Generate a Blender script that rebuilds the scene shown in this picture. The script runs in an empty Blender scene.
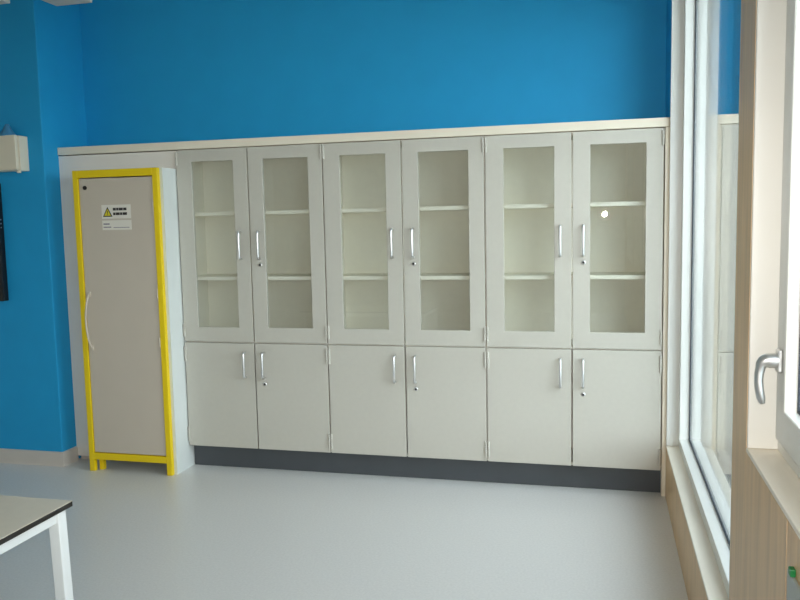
import bpy, bmesh, math
from mathutils import Vector, Matrix

# ------------------------------------------------------------------ camera, sky, light, exposure
S = bpy.context.scene
C = S.collection
CAM = Vector((0.0, -4.4673, 1.5365))
F_PX = 796.17
YAW, PITCH, ROLL = -0.2505, -0.0987, -0.0210

def make_camera():
    f = Vector((math.sin(YAW)*math.cos(PITCH), math.cos(YAW)*math.cos(PITCH), math.sin(PITCH)))
    r = Vector((math.cos(YAW), -math.sin(YAW), 0)); u = r.cross(f)
    r2 = math.cos(ROLL)*r + math.sin(ROLL)*u
    u2 = -math.sin(ROLL)*r + math.cos(ROLL)*u
    cd = bpy.data.cameras.new('camera'); cd.sensor_width = 36; cd.lens = F_PX/800*36
    cd.clip_start = 0.02; cd.clip_end = 300
    co = bpy.data.objects.new('camera', cd); C.objects.link(co)
    m = Matrix.Identity(4)
    for i in range(3):
        m[i][0], m[i][1], m[i][2], m[i][3] = r2[i], u2[i], -f[i], CAM[i]
    co.matrix_world = m
    S.camera = co
make_camera()

vs = S.view_settings
vs.view_transform = 'Standard'; vs.look = 'None'; vs.gamma = 1; vs.use_curve_mapping = False
vs.exposure = 0.15
SKY_STRENGTH = 6.6
FLASH_WATTS = 180.0

w = bpy.data.worlds.new('overcast_sky'); S.world = w; w.use_nodes = True
bg = w.node_tree.nodes['Background']
bg.inputs[0].default_value = (0.80, 0.925, 1.0, 1); bg.inputs[1].default_value = SKY_STRENGTH

def portal(y0, y1, z0, z1):                      # helps sampling of the daylight through a window
    l = bpy.data.lights.new('daylight_portal', 'AREA'); l.shape = 'RECTANGLE'
    l.size = y1-y0; l.size_y = z1-z0; l.cycles.is_portal = True
    o = bpy.data.objects.new('daylight_portal', l); C.objects.link(o)
    o.location = (0.64, (y0+y1)/2, (z0+z1)/2)
    o.rotation_euler = (math.radians(90), 0, math.radians(90))
def flash():                                     # the small flash lamp beside the lens
    l = bpy.data.lights.new('camera_flash', 'SPOT'); l.energy = FLASH_WATTS; l.spot_size = math.radians(84); l.spot_blend = 1.0; l.shadow_soft_size = 0.020
    l.color = (1.0, 0.93, 0.85)
    o = bpy.data.objects.new('camera_flash', l); C.objects.link(o); o.matrix_world = S.camera.matrix_world.copy(); o.location = CAM + Vector((0.017, 0, 0.030))
flash()
S.cycles.max_bounces = 10; S.cycles.diffuse_bounces = 6; S.cycles.transparent_max_bounces = 24
S.cycles.sample_clamp_indirect = 6.0
S.cycles.caustics_reflective = False; S.cycles.caustics_refractive = False

# ------------------------------------------------------------------ materials
def srgb(r, g, b):
    f = lambda c: (c/255/12.92) if c/255 <= .04045 else ((c/255+.055)/1.055)**2.4
    return (f(r), f(g), f(b), 1)
def mat(name, col, rough=0.5, metal=0.0, noise=0.03, scale=6.0, bump=0.0, bscale=200.0, spec=0.5, stretch=None):
    m = bpy.data.materials.new(name); m.use_nodes = True
    nt = m.node_tree; b = nt.nodes['Principled BSDF']
    b.inputs['Roughness'].default_value = rough; b.inputs['Metallic'].default_value = metal
    b.inputs['Specular IOR Level'].default_value = spec
    tc = nt.nodes.new('ShaderNodeTexCoord'); src = tc.outputs['Object']
    if stretch:
        mp = nt.nodes.new('ShaderNodeMapping'); mp.inputs['Scale'].default_value = stretch
        nt.links.new(src, mp.inputs[0]); src = mp.outputs[0]
    n = nt.nodes.new('ShaderNodeTexNoise'); n.inputs['Scale'].default_value = scale; n.inputs['Detail'].default_value = 4
    nt.links.new(src, n.inputs['Vector'])
    rp = nt.nodes.new('ShaderNodeValToRGB')
    c = Vector(col[:3])
    rp.color_ramp.elements[0].position = 0.3; rp.color_ramp.elements[1].position = 0.7
    rp.color_ramp.elements[0].color = (*(c*(1-noise)), 1); rp.color_ramp.elements[1].color = (*[min(1, x) for x in c*(1+noise)], 1)
    nt.links.new(n.outputs['Fac'], rp.inputs[0]); nt.links.new(rp.outputs[0], b.inputs['Base Color'])
    if bump:
        n2 = nt.nodes.new('ShaderNodeTexNoise'); n2.inputs['Scale'].default_value = bscale
        nt.links.new(src, n2.inputs['Vector'])
        bp = nt.nodes.new('ShaderNodeBump'); bp.inputs['Strength'].default_value = bump; bp.inputs['Distance'].default_value = 0.002
        nt.links.new(n2.outputs['Fac'], bp.inputs['Height']); nt.links.new(bp.outputs[0], b.inputs['Normal'])
    return m
def glass(name, tint, r0=0.04):
    # clear sheet: passes light straight on, reflects after Schlick's law on either face
    m = bpy.data.materials.new(name); m.use_nodes = True
    nt = m.node_tree; nt.nodes.clear(); N = nt.nodes.new; L = nt.links.new
    out = N('ShaderNodeOutputMaterial'); mix = N('ShaderNodeMixShader'); t = N('ShaderNodeBsdfTransparent'); g = N('ShaderNodeBsdfGlossy')
    t.inputs[0].default_value = (*tint, 1); g.inputs['Roughness'].default_value = 0.0; g.inputs['Color'].default_value = (1, 1, 1, 1)
    geo = N('ShaderNodeNewGeometry'); d = N('ShaderNodeVectorMath'); d.operation = 'DOT_PRODUCT'
    L(geo.outputs['Normal'], d.inputs[0]); L(geo.outputs['Incoming'], d.inputs[1])
    a = N('ShaderNodeMath'); a.operation = 'ABSOLUTE'; L(d.outputs['Value'], a.inputs[0])
    s = N('ShaderNodeMath'); s.operation = 'SUBTRACT'; s.inputs[0].default_value = 1; L(a.outputs[0], s.inputs[1])
    p = N('ShaderNodeMath'); p.operation = 'POWER'; L(s.outputs[0], p.inputs[0]); p.inputs[1].default_value = 5
    k = N('ShaderNodeMath'); k.operation = 'MULTIPLY_ADD'; L(p.outputs[0], k.inputs[0]); k.inputs[1].default_value = 1-r0; k.inputs[2].default_value = r0
    L(k.outputs[0], mix.inputs[0]); L(t.outputs[0], mix.inputs[1]); L(g.outputs[0], mix.inputs[2]); L(mix.outputs[0], out.inputs[0])
    return m
M = {
 'blue':    mat('blue_wall_paint', srgb(32, 154, 207), 0.6, noise=0.02, bump=0.15, bscale=300, spec=0.3),
 'plaster': mat('white_plaster', srgb(222, 218, 208), 0.8, noise=0.02, bump=0.1),
 'ceiling': mat('ceiling_paint', srgb(215, 213, 206), 0.9, noise=0.02),
 'floor':   mat('grey_vinyl', srgb(212, 210, 207), 0.32, noise=0.05, scale=90, bump=0.04, bscale=120, spec=0.45),
 'base':    mat('grey_skirting_vinyl', srgb(202, 192, 182), 0.5),
 'cab':     mat('light_grey_laminate', srgb(192, 188, 177), 0.42, noise=0.015, scale=40, spec=0.4),
 'inside':  mat('beige_grey_melamine', srgb(233, 230, 219), 0.55, noise=0.02, scale=30),
 'shelf':   mat('cream_shelf_laminate', srgb(246, 241, 228), 0.5),
 'cream':   mat('cream_trim_paint', srgb(232, 222, 202), 0.5, noise=0.02),
 'panel':   mat('off_white_panel_paint', srgb(236, 228, 218), 0.5, noise=0.02),
 'plinth':  mat('charcoal_plinth_laminate', srgb(72, 76, 80), 0.5, noise=0.05),
 'yellow':  mat('yellow_powder_coat', srgb(232, 200, 8), 0.45, noise=0.02),
 'steel_w': mat('pale_grey_powder_coat', srgb(214, 218, 214), 0.4, noise=0.015),
 'sdoor':   mat('grey_beige_powder_coat', srgb(198, 186, 170), 0.45, noise=0.015),
 'chrome':  mat('brushed_steel', srgb(222, 222, 222), 0.36, 1.0, noise=0.03),
 'dark':    mat('dark_metal', srgb(55, 52, 50), 0.5, 0.6),
 'black':   mat('black_plastic', srgb(14, 11, 12), 0.35),
 'screen':  mat('black_screen_glass', srgb(6, 6, 8), 0.08),
 'wframe':  mat('white_window_paint', srgb(226, 226, 221), 0.35, noise=0.01),
 'gasket':  mat('rubber_gasket', srgb(50, 58, 68), 0.6),
 'wood':    mat('oak_veneer', srgb(218, 185, 143), 0.45, noise=0.10, scale=5, stretch=(8, 8, 0.7)),
 'sillw':   mat('pale_sill_laminate', srgb(238, 230, 215), 0.35, noise=0.03, scale=5, stretch=(8, 0.7, 8)),
 'ttop':    mat('cream_table_laminate', srgb(214, 203, 184), 0.35, noise=0.02, scale=30),
 'tedge':   mat('black_laminate_edge', srgb(34, 30, 26), 0.4),
 'tleg':    mat('white_powder_coat', srgb(232, 234, 232), 0.35, noise=0.01),
 'paper':   mat('white_sign_vinyl', srgb(226, 220, 208), 0.4),
 'ink':     mat('black_print', srgb(45, 40, 38), 0.5),
 'ink2':    mat('violet_grey_print', srgb(130, 120, 130), 0.5),
 'signyel': mat('yellow_sign_print', srgb(206, 190, 40), 0.5),
 'boxp':    mat('cream_plastic', srgb(226, 214, 192), 0.45),
 'cone':    mat('blue_grey_plastic', srgb(70, 134, 172), 0.4),
 'lum':     mat('luminaire_enamel', srgb(206, 200, 192), 0.4),
 'duct':    mat('grey_duct_plastic', srgb(170, 176, 172), 0.45),
 'green':   mat('green_plastic', srgb(30, 130, 70), 0.4),
 'ground':  mat('outdoor_paving', srgb(150, 156, 150), 0.9, noise=0.15, scale=2),
 'cladding': mat('added_wall_dark_timber', srgb(58, 70, 82), 0.8, noise=0.2, scale=8, stretch=(10, 10, 0.6)),  # surface of the added outside wall, kept dark to dim the glass
 'glass':   glass('window_glass', (0.97, 0.976, 0.976)),
 'cglass':  glass('cabinet_glass', (0.95, 0.96, 0.945)),
}

# ------------------------------------------------------------------ helpers
def add_box(bm, x0, x1, y0, y1, z0, z1):
    v = [bm.verts.new(p) for p in ((x0,y0,z0),(x1,y0,z0),(x1,y1,z0),(x0,y1,z0),(x0,y0,z1),(x1,y0,z1),(x1,y1,z1),(x0,y1,z1))]
    for f in ((0,3,2,1),(4,5,6,7),(0,1,5,4),(1,2,6,5),(2,3,7,6),(3,0,4,7)): bm.faces.new([v[i] for i in f])
def add_prism(bm, pts, axis, a0, a1):              # polygon pts extruded along axis ('x','y','z')
    mk = {'x': lambda p, a: (a, p[0], p[1]), 'y': lambda p, a: (p[0], a, p[1]), 'z': lambda p, a: (p[0], p[1], a)}[axis]
    A = [bm.verts.new(mk(p, a0)) for p in pts]; B = [bm.verts.new(mk(p, a1)) for p in pts]
    bm.faces.new(A); bm.faces.new(B[::-1]); n = len(pts)
    for i in range(n): bm.faces.new((A[i], B[i], B[(i+1) % n], A[(i+1) % n]))
def add_tube(bm, pts, r, seg=10):
    pts = [Vector(p) for p in pts]; rings = []; prev = None
    rs = r if isinstance(r, (list, tuple)) else [r]*len(pts)
    for i, p in enumerate(pts):
        t = (pts[min(i+1, len(pts)-1)] - pts[max(i-1, 0)]).normalized()
        if prev is None:
            a = t.orthogonal().normalized()
        else:
            a = (prev - t*prev.dot(t)).normalized()
        prev = a; b = t.cross(a)
        rings.append([bm.verts.new(p + rs[i]*(math.cos(2*math.pi*k/seg)*a + math.sin(2*math.pi*k/seg)*b)) for k in range(seg)])
    for R, Q in zip(rings, rings[1:]):
        for k in range(seg): bm.faces.new((R[k], R[(k+1) % seg], Q[(k+1) % seg], Q[k]))
    bm.faces.new(rings[0][::-1]); bm.faces.new(rings[-1])
def ring_profile(bm, axis, a0, a1, o, i):          # a flat rectangular ring: o, i = (u0,u1,v0,v1)
    mk = {'y': lambda u, v, a: (u, a, v), 'x': lambda u, v, a: (a, u, v)}[axis]
    def loop(q, a): return [bm.verts.new(mk(u, v, a)) for u, v in ((q[0],q[2]),(q[1],q[2]),(q[1],q[3]),(q[0],q[3]))]
    O0, I0, O1, I1 = loop(o, a0), loop(i, a0), loop(o, a1), loop(i, a1)
    for k in range(4):
        j = (k+1) % 4
        for f in ((O0[k],O0[j],I0[j],I0[k]), (O1[k],I1[k],I1[j],O1[j]), (O0[k],O1[k],O1[j],O0[j]), (I0[k],I0[j],I1[j],I1[k])): bm.faces.new(f)
def finish(name, bm, m, parent=None, bevel=0.0, smooth=False, seg=2):
    bmesh.ops.recalc_face_normals(bm, faces=bm.faces)
    if bevel:
        es = [e for e in bm.edges if len(e.link_faces) == 2 and e.calc_face_angle() > 0.6]
        bmesh.ops.bevel(bm, geom=es, offset=bevel, segments=seg, affect='EDGES', profile=0.5)
    me = bpy.data.meshes.new(name); bm.to_mesh(me); bm.free()
    me.materials.append(M[m])
    if smooth:
        for p in me.polygons: p.use_smooth = True
        try: me.set_sharp_from_angle(angle=0.7)
        except Exception: pass
    o = bpy.data.objects.new(name, me); C.objects.link(o)
    if parent: attach(o, parent)
    return o
def attach(o, parent):
    p = Vector(); q = parent
    while q: p += q.location; q = q.parent
    o.parent = parent; o.location = -p if o.location.length == 0 else o.location - p
def box(name, x0, x1, y0, y1, z0, z1, m, parent=None, bevel=0.0):
    bm = bmesh.new(); add_box(bm, x0, x1, y0, y1, z0, z1)
    return finish(name, bm, m, parent, bevel)
def boxes(name, L, m, parent=None, bevel=0.0):
    bm = bmesh.new()
    for b in L: add_box(bm, *b)
    return finish(name, bm, m, parent, bevel)
def struct(o): o['kind'] = 'structure'; return o
def tag(o, label, cat, group=None):
    o['label'] = label; o['category'] = cat
    if group: o['group'] = group
    return o
def empty(name, loc, kind=None):
    o = bpy.data.objects.new(name, None); o.empty_display_size = 0.1; C.objects.link(o); o.location = loc
    if kind: o['kind'] = kind
    return o
def clone_tree(o, delta, parent=None):             # a thing, its parts and their sub-parts
    c = o.copy(); C.objects.link(c)
    if parent: c.parent = parent
    else: c.location = o.location + delta
    for ch in list(o.children): clone_tree(ch, delta, c)
    return c

# ------------------------------------------------------------------ the room
XR, XL, YB, YN, ZC = 0.338, -5.6, 0.32, -8.6, 3.15
XO = XR+0.30
PX, PY = -3.388, -0.13            # corner of the blue pier
Z1, Z2, Z3, ZT = 0.141, 0.811, 2.000, 2.050
struct(box('floor', XL, XR+0.30, YN, YB+0.15, -0.12, 0.0, 'floor'))
struct(box('ceiling', XL, XR+0.30, YN, YB+0.15, ZC, ZC+0.12, 'ceiling'))
struct(box('wall_back', PX, XR+0.30, YB, YB+0.15, 0, ZC, 'blue'))
struct(box('wall_pier', XL, PX, PY, YB+0.15, 0, ZC, 'blue', bevel=0.006))
struct(box('wall_left', XL-0.15, XL, YN, YB+0.15, 0, ZC, 'plaster'))
struct(box('wall_rear', XL, XR+0.30, YN-0.15, YN, 0, ZC, 'plaster'))
struct(box('wall_outside_added', XO+0.002, 9.0, -0.02, 0.30, -0.30, 6.0, 'cladding'))  # added wing, blocks the bright sky seen through the first window
struct(box('ground_outside', XR+0.31, 40, -40, 40, -0.42, -0.30, 'ground'))
# skirting with a coved top around the pier
bs = bmesh.new()
add_prism(bs, [(PY, 0.0), (PY-0.014, 0.0), (PY-0.012, 0.012), (PY-0.010, 0.088), (PY, 0.094)], 'x', XL, PX+0.010)
add_prism(bs, [(PX, 0.0), (PX+0.014, 0.0), (PX+0.012, 0.012), (PX+0.010, 0.088), (PX, 0.094)], 'y', PY-0.010, 0.010)
add_box(bs, PX+0.014, -3.164, 0.036, 0.050, 0.0, 0.070)
struct(finish('baseboard_pier', bs, 'base'))

# right wall: openings for the windows, faced in wood veneer
YE = -0.010                       # far edge of the first window
W1 = (-2.23, YE, 0.292, 2.85); W2 = (-4.90, -2.44, 0.975, 2.85); W3 = (-7.60, -5.12, 0.975, 2.85)
struct(box('wall_right_end', XR, XO, YE, YB, ZT, ZC, 'blue'))
struct(box('wall_right_end', XR, XO, YE, YB, 0, ZT, 'cream'))
wr = struct(boxes('wall_right', [
    (XR+0.015, XO, W1[0], W1[1], 0, W1[2]-0.0125), (XR+0.015, XO, W2[1], W1[0], 0, ZC), (XR+0.015, XO, W2[0], W2[1], 0, W2[2]-0.0125),
    (XR+0.015, XO, W3[1], W2[0], 0, ZC), (XR+0.015, XO, W3[0], W3[1], 0, W3[2]-0.0125), (XR+0.015, XO, YN, W3[0], 0, ZC),
    (XR+0.015, XO, W1[0], W1[1], W1[3], ZC), (XR+0.015, XO, W2[0], W2[1], W2[3], ZC), (XR+0.015, XO, W3[0], W3[1], W3[3], ZC)], 'plaster'))
g = 0.0008
for (y0, y1, z0, z1) in [(W1[0], YE, 0, W1[2]-0.0125), (W2[1], W1[0], 0, W1[3]), (-2.885, W2[1], 0, W2[2]-0.0125), (-3.60, -2.889, 0, W2[2]-0.0125),
                         (W2[0], -3.604, 0, W2[2]-0.0125), (W3[1], W2[0], 0, W1[3]), (W3[0], W3[1], 0, W3[2]-0.0125), (YN, W3[0], 0, W1[3]), (YN, YE, W1[3], ZC)]:
    box('wood_panel', XR, XR+0.015, y0+g, y1-g, z0, z1, 'wood', wr)

def make_window(n, W, xf, xg, wf, sash, sill_m):
    y0, y1, z0, z1 = W
    t = empty('window_%d' % n, (XR, (y0+y1)/2, z0), 'structure')
    k = 0.012
    # reveal boards at both ends and the head, sill board below
    for a, b in ((y1-k, y1), (y0, y0+k)): box('reveal_board', XR+0.001, xf+0.02, a, b, z0+0.001, z1, 'wframe', t, 0.0015)
    box('head_board', XR+0.001, xf+0.02, y0+k, y1-k, z1-k, z1, 'wframe', t, 0.0015)
    box('sill_board', XR-0.0005, xf+0.02, y0+0.001, y1-0.001, z0-0.012, z0, sill_m, t, 0.002)
    a0, a1, b0, b1 = y0+k, y1-k, z0, z1-k
    bm = bmesh.new(); ring_profile(bm, 'x', xf, xf+0.12, (a0, a1, b0, b1), (a0+wf, a1-wf, b0+wf, b1-wf))
    fr = finish('frame', bm, 'wframe', t, 0.003)
    a0 += wf; a1 -= wf; b0 += wf; b1 -= wf
    if sash:
        mids = (a0+a1)/2
        for (s0, s1) in ((mids+0.004, a1+0.012), (a0-0.012, mids-0.004)):
            bm = bmesh.new(); sw = 0.082
            ring_profile(bm, 'x', xf-0.013, xf+0.055, (s0, s1, b0-0.012, b1+0.012), (s0+sw, s1-sw, b0-0.012+sw, b1+0.012-sw))
            sa = finish('sash', bm, 'wframe', t, 0.004)
            q = (s0+sw-0.004, s1-sw+0.004, b0-0.016+sw, b1+0.016-sw)
            for dx in (0.0, 0.018): box('pane', xg+dx, xg+dx+0.004, q[0], q[1], q[2], q[3], 'glass', sa)
            bm = bmesh.new(); ring_profile(bm, 'x', xg-0.006, xg, (q[0]+0.002, q[1]-0.002, q[2]+0.002, q[3]-0.002), (q[0]+0.008, q[1]-0.008, q[2]+0.008, q[3]-0.008))
            finish('gasket', bm, 'gasket', sa)
            if n == 2 and s0 > mids:
                window_handle(sa, xf-0.013, s1-0.045, 1.205)
    else:
        q = (a0-0.006, a1+0.006, b0-0.006, b1+0.006)
        for dx in (0.0, 0.018): box('pane', xg+dx, xg+dx+0.004, q[0]+.007, q[1]-.007, q[2]+.007, q[3]-.007, 'glass', t)
        bm = bmesh.new(); ring_profile(bm, 'x', xg-0.007, xg-0.0005, (a0+0.001, a1-0.001, b0+0.001, b1-0.001), (a0+0.007, a1-0.007, b0+0.007, b1-0.007))
        finish('gasket', bm, 'gasket', t)
    portal(y0, y1, z0, z1)
    return t
def window_handle(par, x, y, z):
    h = box('handle_rose', x-0.010, x+0.0005, y-0.015, y+0.015, z-0.026, z+0.026, 'chrome', par, 0.003)
    bm = bmesh.new()
    pts = [(x-0.008, y, z)]
    for k in range(0, 7):
        a = math.radians(15*k); pts.append((x-0.026-0.017*math.sin(a), y, z-0.017*(1-math.cos(a))))
    pts += [(x-0.0455, y, z-0.030), (x-0.0465, y, z-0.046), (x-0.0445, y, z-0.068), (x-0.0405, y, z-0.088), (x-0.0375, y, z-0.099)]
    add_tube(bm, pts, [0.0165]*2+[0.016, 0.015, 0.014, 0.0128, 0.0115, 0.0105, 0.010, 0.0095, 0.0095, 0.009, 0.006], 16)
    lv = finish('handle_lever', bm, 'chrome', par, smooth=True); lv['label'] = 'curved brushed steel window handle lever'
make_window(1, W1, 0.400, 0.454, 0.050, False, 'sillw')
make_window(2, W2, 0.405, 0.425, 0.050, True, 'sillw')
make_window(3, W3, 0.405, 0.425, 0.050, True, 'sillw')  # unseen window behind the camera, added for more daylight

# cream top board over the cupboards, filler at the window end, white surround of the yellow cabinet
struct(box('trim_1', PX+0.001, XR-0.001, 0.004, YB, Z3+0.002, ZT, 'cream', bevel=0.002))
struct(box('trim_2', 0.3165, XR-0.0005, 0.0, YB, 0.0, Z3, 'cream', bevel=0.0015))
bm = bmesh.new(); add_box(bm, PX+0.001, -3.164, 0.012, 0.030, 0.03, Z3-0.004); add_box(bm, -3.164, -2.553, 0.012, 0.030, 1.8865, Z3-0.004)
struct(finish('wall_surround', bm, 'panel'))

# ------------------------------------------------------------------ cupboards
DW = 0.4772; X6 = 0.3133
def pull_handle(par, x, z0, z1, yf):               # slim D-shaped bar handle
    bm = bmesh.new(); r = 0.012; d = 0.032; pts = [(x, yf, z0), (x, yf-d+r, z0)]
    for k in range(1, 4):
        a = math.radians(30*k); pts.append((x, yf-d+r-r*math.sin(a), z0+r-r*math.cos(a)))
    for k in range(0, 3):
        a = math.radians(30*k); pts.append((x, yf-d+r-r*math.cos(a), z1-r+r*math.sin(a)))
    pts += [(x, yf-d+r, z1), (x, yf, z1)]
    add_tube(bm, pts, 0.0072, 10)
    finish('handle', bm, 'chrome', par, smooth=True)
def lock(par, x, z, yf):
    bm = bmesh.new(); add_tube(bm, [(x, yf+0.002, z), (x, yf-0.004, z), (x, yf-0.006, z)], [0.0115, 0.0115, 0.009], 16)
    finish('lock', bm, 'chrome', par, smooth=True)
    bm = bmesh.new(); add_tube(bm, [(x, yf-0.0055, z), (x, yf-0.008, z)], 0.0065, 12); add_box(bm, x-0.0012, x+0.0012, yf-0.0095, yf-0.006, z-0.005, z+0.005)
    k = finish('keyhole', bm, 'dark', par, smooth=True)
def hinge(par, x, z0, z1, yf):
    bm = bmesh.new(); h = (z1-z0)/3
    for k in range(3): add_tube(bm, [(x, yf-0.004, z0+k*h+0.0008), (x, yf-0.004, z0+(k+1)*h-0.0008)], 0.0068, 10)
    finish('hinge', bm, 'cab', par, smooth=True)
def make_cupboard(xa, label):
    xb = xa + 2*DW; t = empty('storage_cupboard', ((xa+xb)/2, 0.17, 0.0))
    tag(t, label, 'cupboard', 'tall grey cupboards with glazed upper doors')
    e = 0.018; y0, y1 = 0.0300, YB-0.004; a, b = xa+0.0005, xb-0.0005
    boxes('carcass', [(a, a+e, y0, y1, Z1, Z3), (b-e, b, y0, y1, Z1, Z3), (a+e, b-e, y0, y1-0.008, Z1, Z1+e),
                      (a+e, b-e, y0, y1-0.008, Z2-e/2, Z2+e/2), (a+e, b-e, y0, y1-0.008, Z3-e, Z3), (a+e, b-e, y1-0.008, y1, Z1, Z3)], 'inside', t)
    for z in (1.205, 1.605): box('shelf', a+e+0.001, b-e-0.001, 0.05, y1-0.010, z-0.0115, z+0.0115, 'shelf', t, 0.0015)
    gp = 0.0042
    for s in (0, 1):
        u0 = xa+s*DW; u1 = u0+DW; xj = xa+DW; hx = xj+(-0.063 if s == 0 else 0.060); kx = u0 if s == 0 else u1
        # glazed door: a ring with the pane set in it
        bm = bmesh.new(); m0 = 0.104 if s == 0 else 0.096; m1 = 0.096 if s == 0 else 0.092
        inn = (u0+m0, u1-m1, 0.906, 1.924)
        ring_profile(bm, 'y', 0.0, 0.020, (u0+gp, u1-gp, Z2+gp, Z3-gp), inn)
        d = finish('glass_door', bm, 'cab', t, 0.0015)
        box('pane', inn[0]+0.0005, inn[1]-0.0005, 0.009, 0.013, inn[2]+0.0005, inn[3]-0.0005, 'cglass', d)
        pull_handle(d, hx, 1.328, 1.492, 0.0)
        for z in ((1.905, 1.985), (0.845, 0.925)): hinge(d, kx+(0.0074 if s == 0 else -0.0074), z[0], z[1], 0.0)
        d2 = box('door', u0+gp, u1-gp, 0.0, 0.020, Z1+gp, Z2-gp, 'cab', t, 0.0015)
        pull_handle(d2, hx, 0.597, 0.752, 0.0)
        for z in ((0.690, 0.785), (0.175, 0.265)): hinge(d2, kx+(0.0074 if s == 0 else -0.0074), z[0], z[1], 0.0)
        if s == 1: lock(d, hx+0.002, 1.290, 0.0); lock(d2, hx+0.002, 0.556, 0.0)
    return t
X0 = X6-6*DW
make_cupboard(X0, 'tall light grey glazed cupboard next to the yellow-framed cabinet')
make_cupboard(X0+2*DW, 'tall light grey glazed cupboard standing between the two other glazed cupboards')
make_cupboard(X0+4*DW, 'tall light grey glazed cupboard next to the window')
tag(box('plinth_board', X0+0.002, 0.327, 0.060, 0.078, 0.0, Z1-0.0005, 'plinth', bevel=0.001), 'long charcoal plinth board under the row of grey cupboards', 'plinth')

# ------------------------------------------------------------------ yellow-framed safety cabinet
def make_safety():
    xa, xb, yf, yr, H = -3.153, -2.572, -0.182, 0.335, 1.885
    t = empty('safety_cabinet', ((xa+xb)/2, (yf+yr)/2, 0)); tag(t, 'pale chemical safety cabinet with a yellow front frame and warning sign', 'cabinet')
    st, tr = 0.035, 0.045; xs = -2.5535; zb0, zb1 = 0.076, 0.118
    boxes('body', [(xa, xa+0.02, yf+0.030, yr, 0.118, H), (xb-0.02, xs, yf+0.0305, yr, 0.0, H), (xa+0.02, xb-0.02, yr-0.02, yr, 0.118, H),
                   (xa+0.02, xb-0.02, yf+0.034, yr-0.02, H-0.02, H), (xa+0.02, xb-0.02, yf+0.034, yr-0.02, 0.118, 0.14)], 'steel_w', t)
    boxes('frame', [(xa, xa+st, yf, yf+0.030, 0.0, H), (xb-st, xb, yf, yf+0.030, 0.0, H), (xa+st, xb-st, yf, yf+0.030, H-tr, H), (xa+st, xb-st, yf, yf+0.030, zb0, zb1)], 'yellow', t, 0.002)
    for x in (xa+0.005, xb-0.065):
        box('foot', x, x+0.035, yr-0.06, yr-0.02, 0.0, 0.1175, 'yellow', t, 0.002)
    box('foot', xa+0.046, xa+0.076, yf+0.035, yf+0.065, 0.0, 0.1175, 'yellow', t, 0.002)
    d = box('door', xa+st+0.003, xb-st-0.004, yf+0.008, yf+0.028, zb1+0.004, H-tr-0.006, 'sdoor', t, 0.0025)
    y = yf+0.008
    bm = bmesh.new(); pts = []
    for k in range(13):
        a = k/12; pts.append((-3.086-0.006*math.sin(math.pi*a), y-0.004-0.040*math.sin(math.pi*a)**0.6, 0.785+0.345*a))
    add_tube(bm, pts, 0.0058, 10); finish('handle', bm, 'sdoor', d, smooth=True)
    for z in (0.775, 1.112): box('handle_mount', -3.096, -3.076, y-0.010, y+0.001, z, z+0.03, 'sdoor', d, 0.002)
    bm = bmesh.new(); add_tube(bm, [(-3.073, y+0.002, 1.779), (-3.073, y-0.006, 1.779)], 0.013, 14); finish('lock', bm, 'dark', d, smooth=True)
    for z in (0.80, 1.10, 1.62):
        bm = bmesh.new(); add_tube(bm, [(xb-st-0.004, yf+0.001, z), (xb-st-0.004, yf+0.001, z+0.060)], 0.0045, 10); finish('hinge', bm, 'sdoor', d, smooth=True)
    sg = boxes('warning_sign', [(-2.966, -2.766, y-0.0015, y+0.0002, 1.588, 1.672)], 'paper', d)
    sg['label'] = 'white warning sign with a yellow hazard triangle'
    sb = boxes('notice', [(-2.966, -2.766, y-0.0015, y+0.0002, 1.520, 1.578)], 'paper', d)
    bm = bmesh.new(); add_prism(bm, [(-2.958, 1.600), (-2.892, 1.600), (-2.925, 1.660)], 'y', y-0.0024, y-0.0014)
    finish('triangle_border', bm, 'ink', d)
    bm = bmesh.new(); add_prism(bm, [(-2.948, 1.606), (-2.902, 1.606), (-2.925, 1.648)], 'y', y-0.0030, y-0.0022)
    finish('triangle', bm, 'signyel', d)
    boxes('exclamation_mark', [(-2.9275, -2.9225, y-0.0036, y-0.0028, 1.619, 1.636), (-2.9275, -2.9225, y-0.0036, y-0.0028, 1.610, 1.615)], 'ink', d)
    bars = []
    for z, L in ((1.645, (.020, .014, .028, .022)), (1.617, (.016, .026, .014, .030))):
        x = -2.887
        for q in L: bars.append((x, x+q, y-0.0024, y-0.0014, z-0.008, z+0.008)); x += q+0.003
    boxes('print', bars, 'ink', d)
    boxes('print', [(-2.958, -2.915, y-0.0024, y-0.0014, 1.552, 1.560), (-2.958, -2.905, y-0.0024, y-0.0014, 1.534, 1.540), (-2.890, -2.780, y-0.0024, y-0.0014, 1.532, 1.536)], 'ink2', d)
make_safety()

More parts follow.
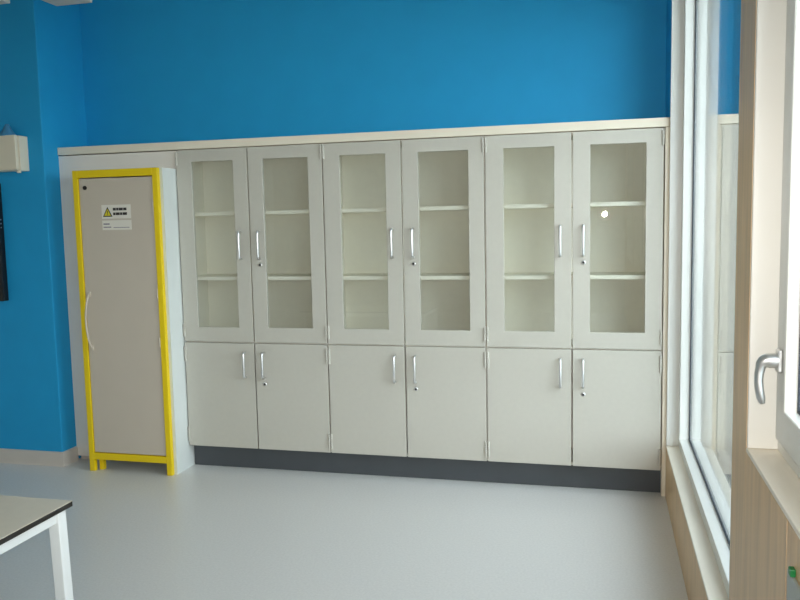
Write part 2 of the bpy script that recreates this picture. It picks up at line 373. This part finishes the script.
# ------------------------------------------------------------------ table
def make_table():
    tx, ty, th = -1.545, -2.459, 0.720; L, D = 1.20, 0.60
    # the long side runs away from the window, the short one towards the viewer
    x0, x1, y0, y1 = tx-L, tx, ty-D, ty
    t = empty('classroom_table', ((x0+x1)/2, (y0+y1)/2, 0)); tag(t, 'cream topped table with black edge and white square legs', 'table')
    box('table_top', x0, x1, y0, y1, th-0.002, th, 'ttop', t, 0.0006)
    box('edge_band', x0, x1, y0, y1, th-0.017, th-0.002, 'tedge', t, 0.001)
    i, s = 0.014, 0.037
    for x in (x0+i, x1-i-s):
        for y in (y0+i, y1-i-s):
            sp = 0.020 if x > (x0+x1)/2 else -0.020          # legs splay a little outwards
            bm = bmesh.new(); add_box(bm, x, x+s, y, y+s, 0.008, th-0.0172)
            for v in bm.verts:
                if v.co.z < 0.1: v.co.x += sp
            lg = finish('leg', bm, 'tleg', t, 0.003)
            box('foot_cap', x+sp+0.001, x+sp+s-0.001, y+0.001, y+s-0.001, 0.0, 0.008, 'black', lg, 0.001)
    z0, z1 = th-0.053, th-0.0172
    for a in (x0+i+0.005, x1-i-0.03): box('apron', a, a+0.025, y0+i+s, y1-i-s, z0, z1, 'tleg', t, 0.002)
    for a in (y0+i+0.005, y1-i-0.03): box('apron', x0+i+s, x1-i-s, a, a+0.025, z0, z1, 'tleg', t, 0.002)
make_table()

# ------------------------------------------------------------------ things on the blue pier
def make_wall_box():
    x0, x1, y0, y1, z0, z1 = -3.70, -3.495, -0.238, PY-0.0005, 1.898, 2.112
    t = empty('wall_box', ((x0+x1)/2, PY, z0)); tag(t, 'cream wall-mounted box fixed high on the blue pier', 'wall box')
    box('housing', x0, x1, y0+0.028, y1, z0, z1, 'boxp', t, 0.004)
    box('cover', x0+0.0, x1-0.006, y0, y0+0.027, z0+0.003, z1+0.002, 'boxp', t, 0.005)
    bm = bmesh.new(); add_tube(bm, [(-3.590, -0.190, z1), (-3.590, -0.190, z1+0.012), (-3.590, -0.190, z1+0.035), (-3.590, -0.190, z1+0.075)], [0.050, 0.046, 0.030, 0.010], 20)
    finish('cone', bm, 'cone', t, smooth=True)
    bm = bmesh.new(); add_tube(bm, [(-3.513, -0.205, z0), (-3.513, -0.205, z0-0.010), (-3.513, -0.205, z0-0.014)], [0.013, 0.013, 0.010], 14)
    finish('knob', bm, 'boxp', t, smooth=True)
make_wall_box()
def make_screen():
    x0, x1, z0, z1 = -4.84, -3.715, 1.08, 1.830
    t = empty('wall_screen', ((x0+x1)/2, PY, z0)); tag(t, 'black flat screen hung on the blue pier below the cream box', 'screen')
    box('back_shell', x0, x1, PY-0.042, PY-0.0005, z0, z1, 'black', t, 0.004)
    bm = bmesh.new(); ring_profile(bm, 'y', PY-0.052, PY-0.0425, (x0, x1, z0, z1), (x0+0.03, x1-0.03, z0+0.03, z1-0.03)); finish('bezel', bm, 'black', t, 0.002)
    box('display', x0+0.0305, x1-0.0305, PY-0.049, PY-0.0425, z0+0.0305, z1-0.0305, 'screen', t)
    boxes('glint_stud', [(x1-0.0005, x1+0.0015, PY-0.030, PY-0.022, z, z+0.008) for z in (1.545, 1.57, 1.595)], 'chrome', t)  # small chrome studs added to give the sparkles on the screen's side
make_screen()

# ------------------------------------------------------------------ pendant luminaires, unlit
def make_luminaire(x0, x1, yf, label):
    L = 1.5; z = 2.738; t = empty('pendant_luminaire', ((x0+x1)/2, yf-L/2, z)); tag(t, label, 'ceiling light', 'unlit pendant luminaires')
    bm = bmesh.new(); add_prism(bm, [(x0, z), (x1, z), (x1, z+0.03), (x1-0.04, z+0.07), (x0+0.04, z+0.07), (x0, z+0.03)], 'y', yf-L, yf)
    finish('housing', bm, 'lum', t, 0.003)
    for y in (yf-0.25, yf-L+0.25):
        bm = bmesh.new(); add_tube(bm, [((x0+x1)/2, y, z+0.07), ((x0+x1)/2, y, ZC)], 0.003, 6); finish('suspension_wire', bm, 'chrome', t)
make_luminaire(-2.885, -2.662, -0.590, 'grey unlit pendant light above the yellow-framed cabinet')
make_luminaire(-3.30, -3.076, -0.715, 'grey unlit pendant light in front of the blue pier')

# ------------------------------------------------------------------ cable duct on the wood panel below the opening window
t = empty('cable_duct', (XR, -2.96, 0)); tag(t, 'grey vertical cable duct with green switch under the opening window', 'cable duct')
box('cover', XR-0.006, XR-0.0002, -3.05, -2.925, 0.0, 0.885, 'duct', t, 0.002)
box('switch', XR-0.010, XR-0.0002, -2.968, -2.950, 0.8855, 0.900, 'green', t, 0.002)
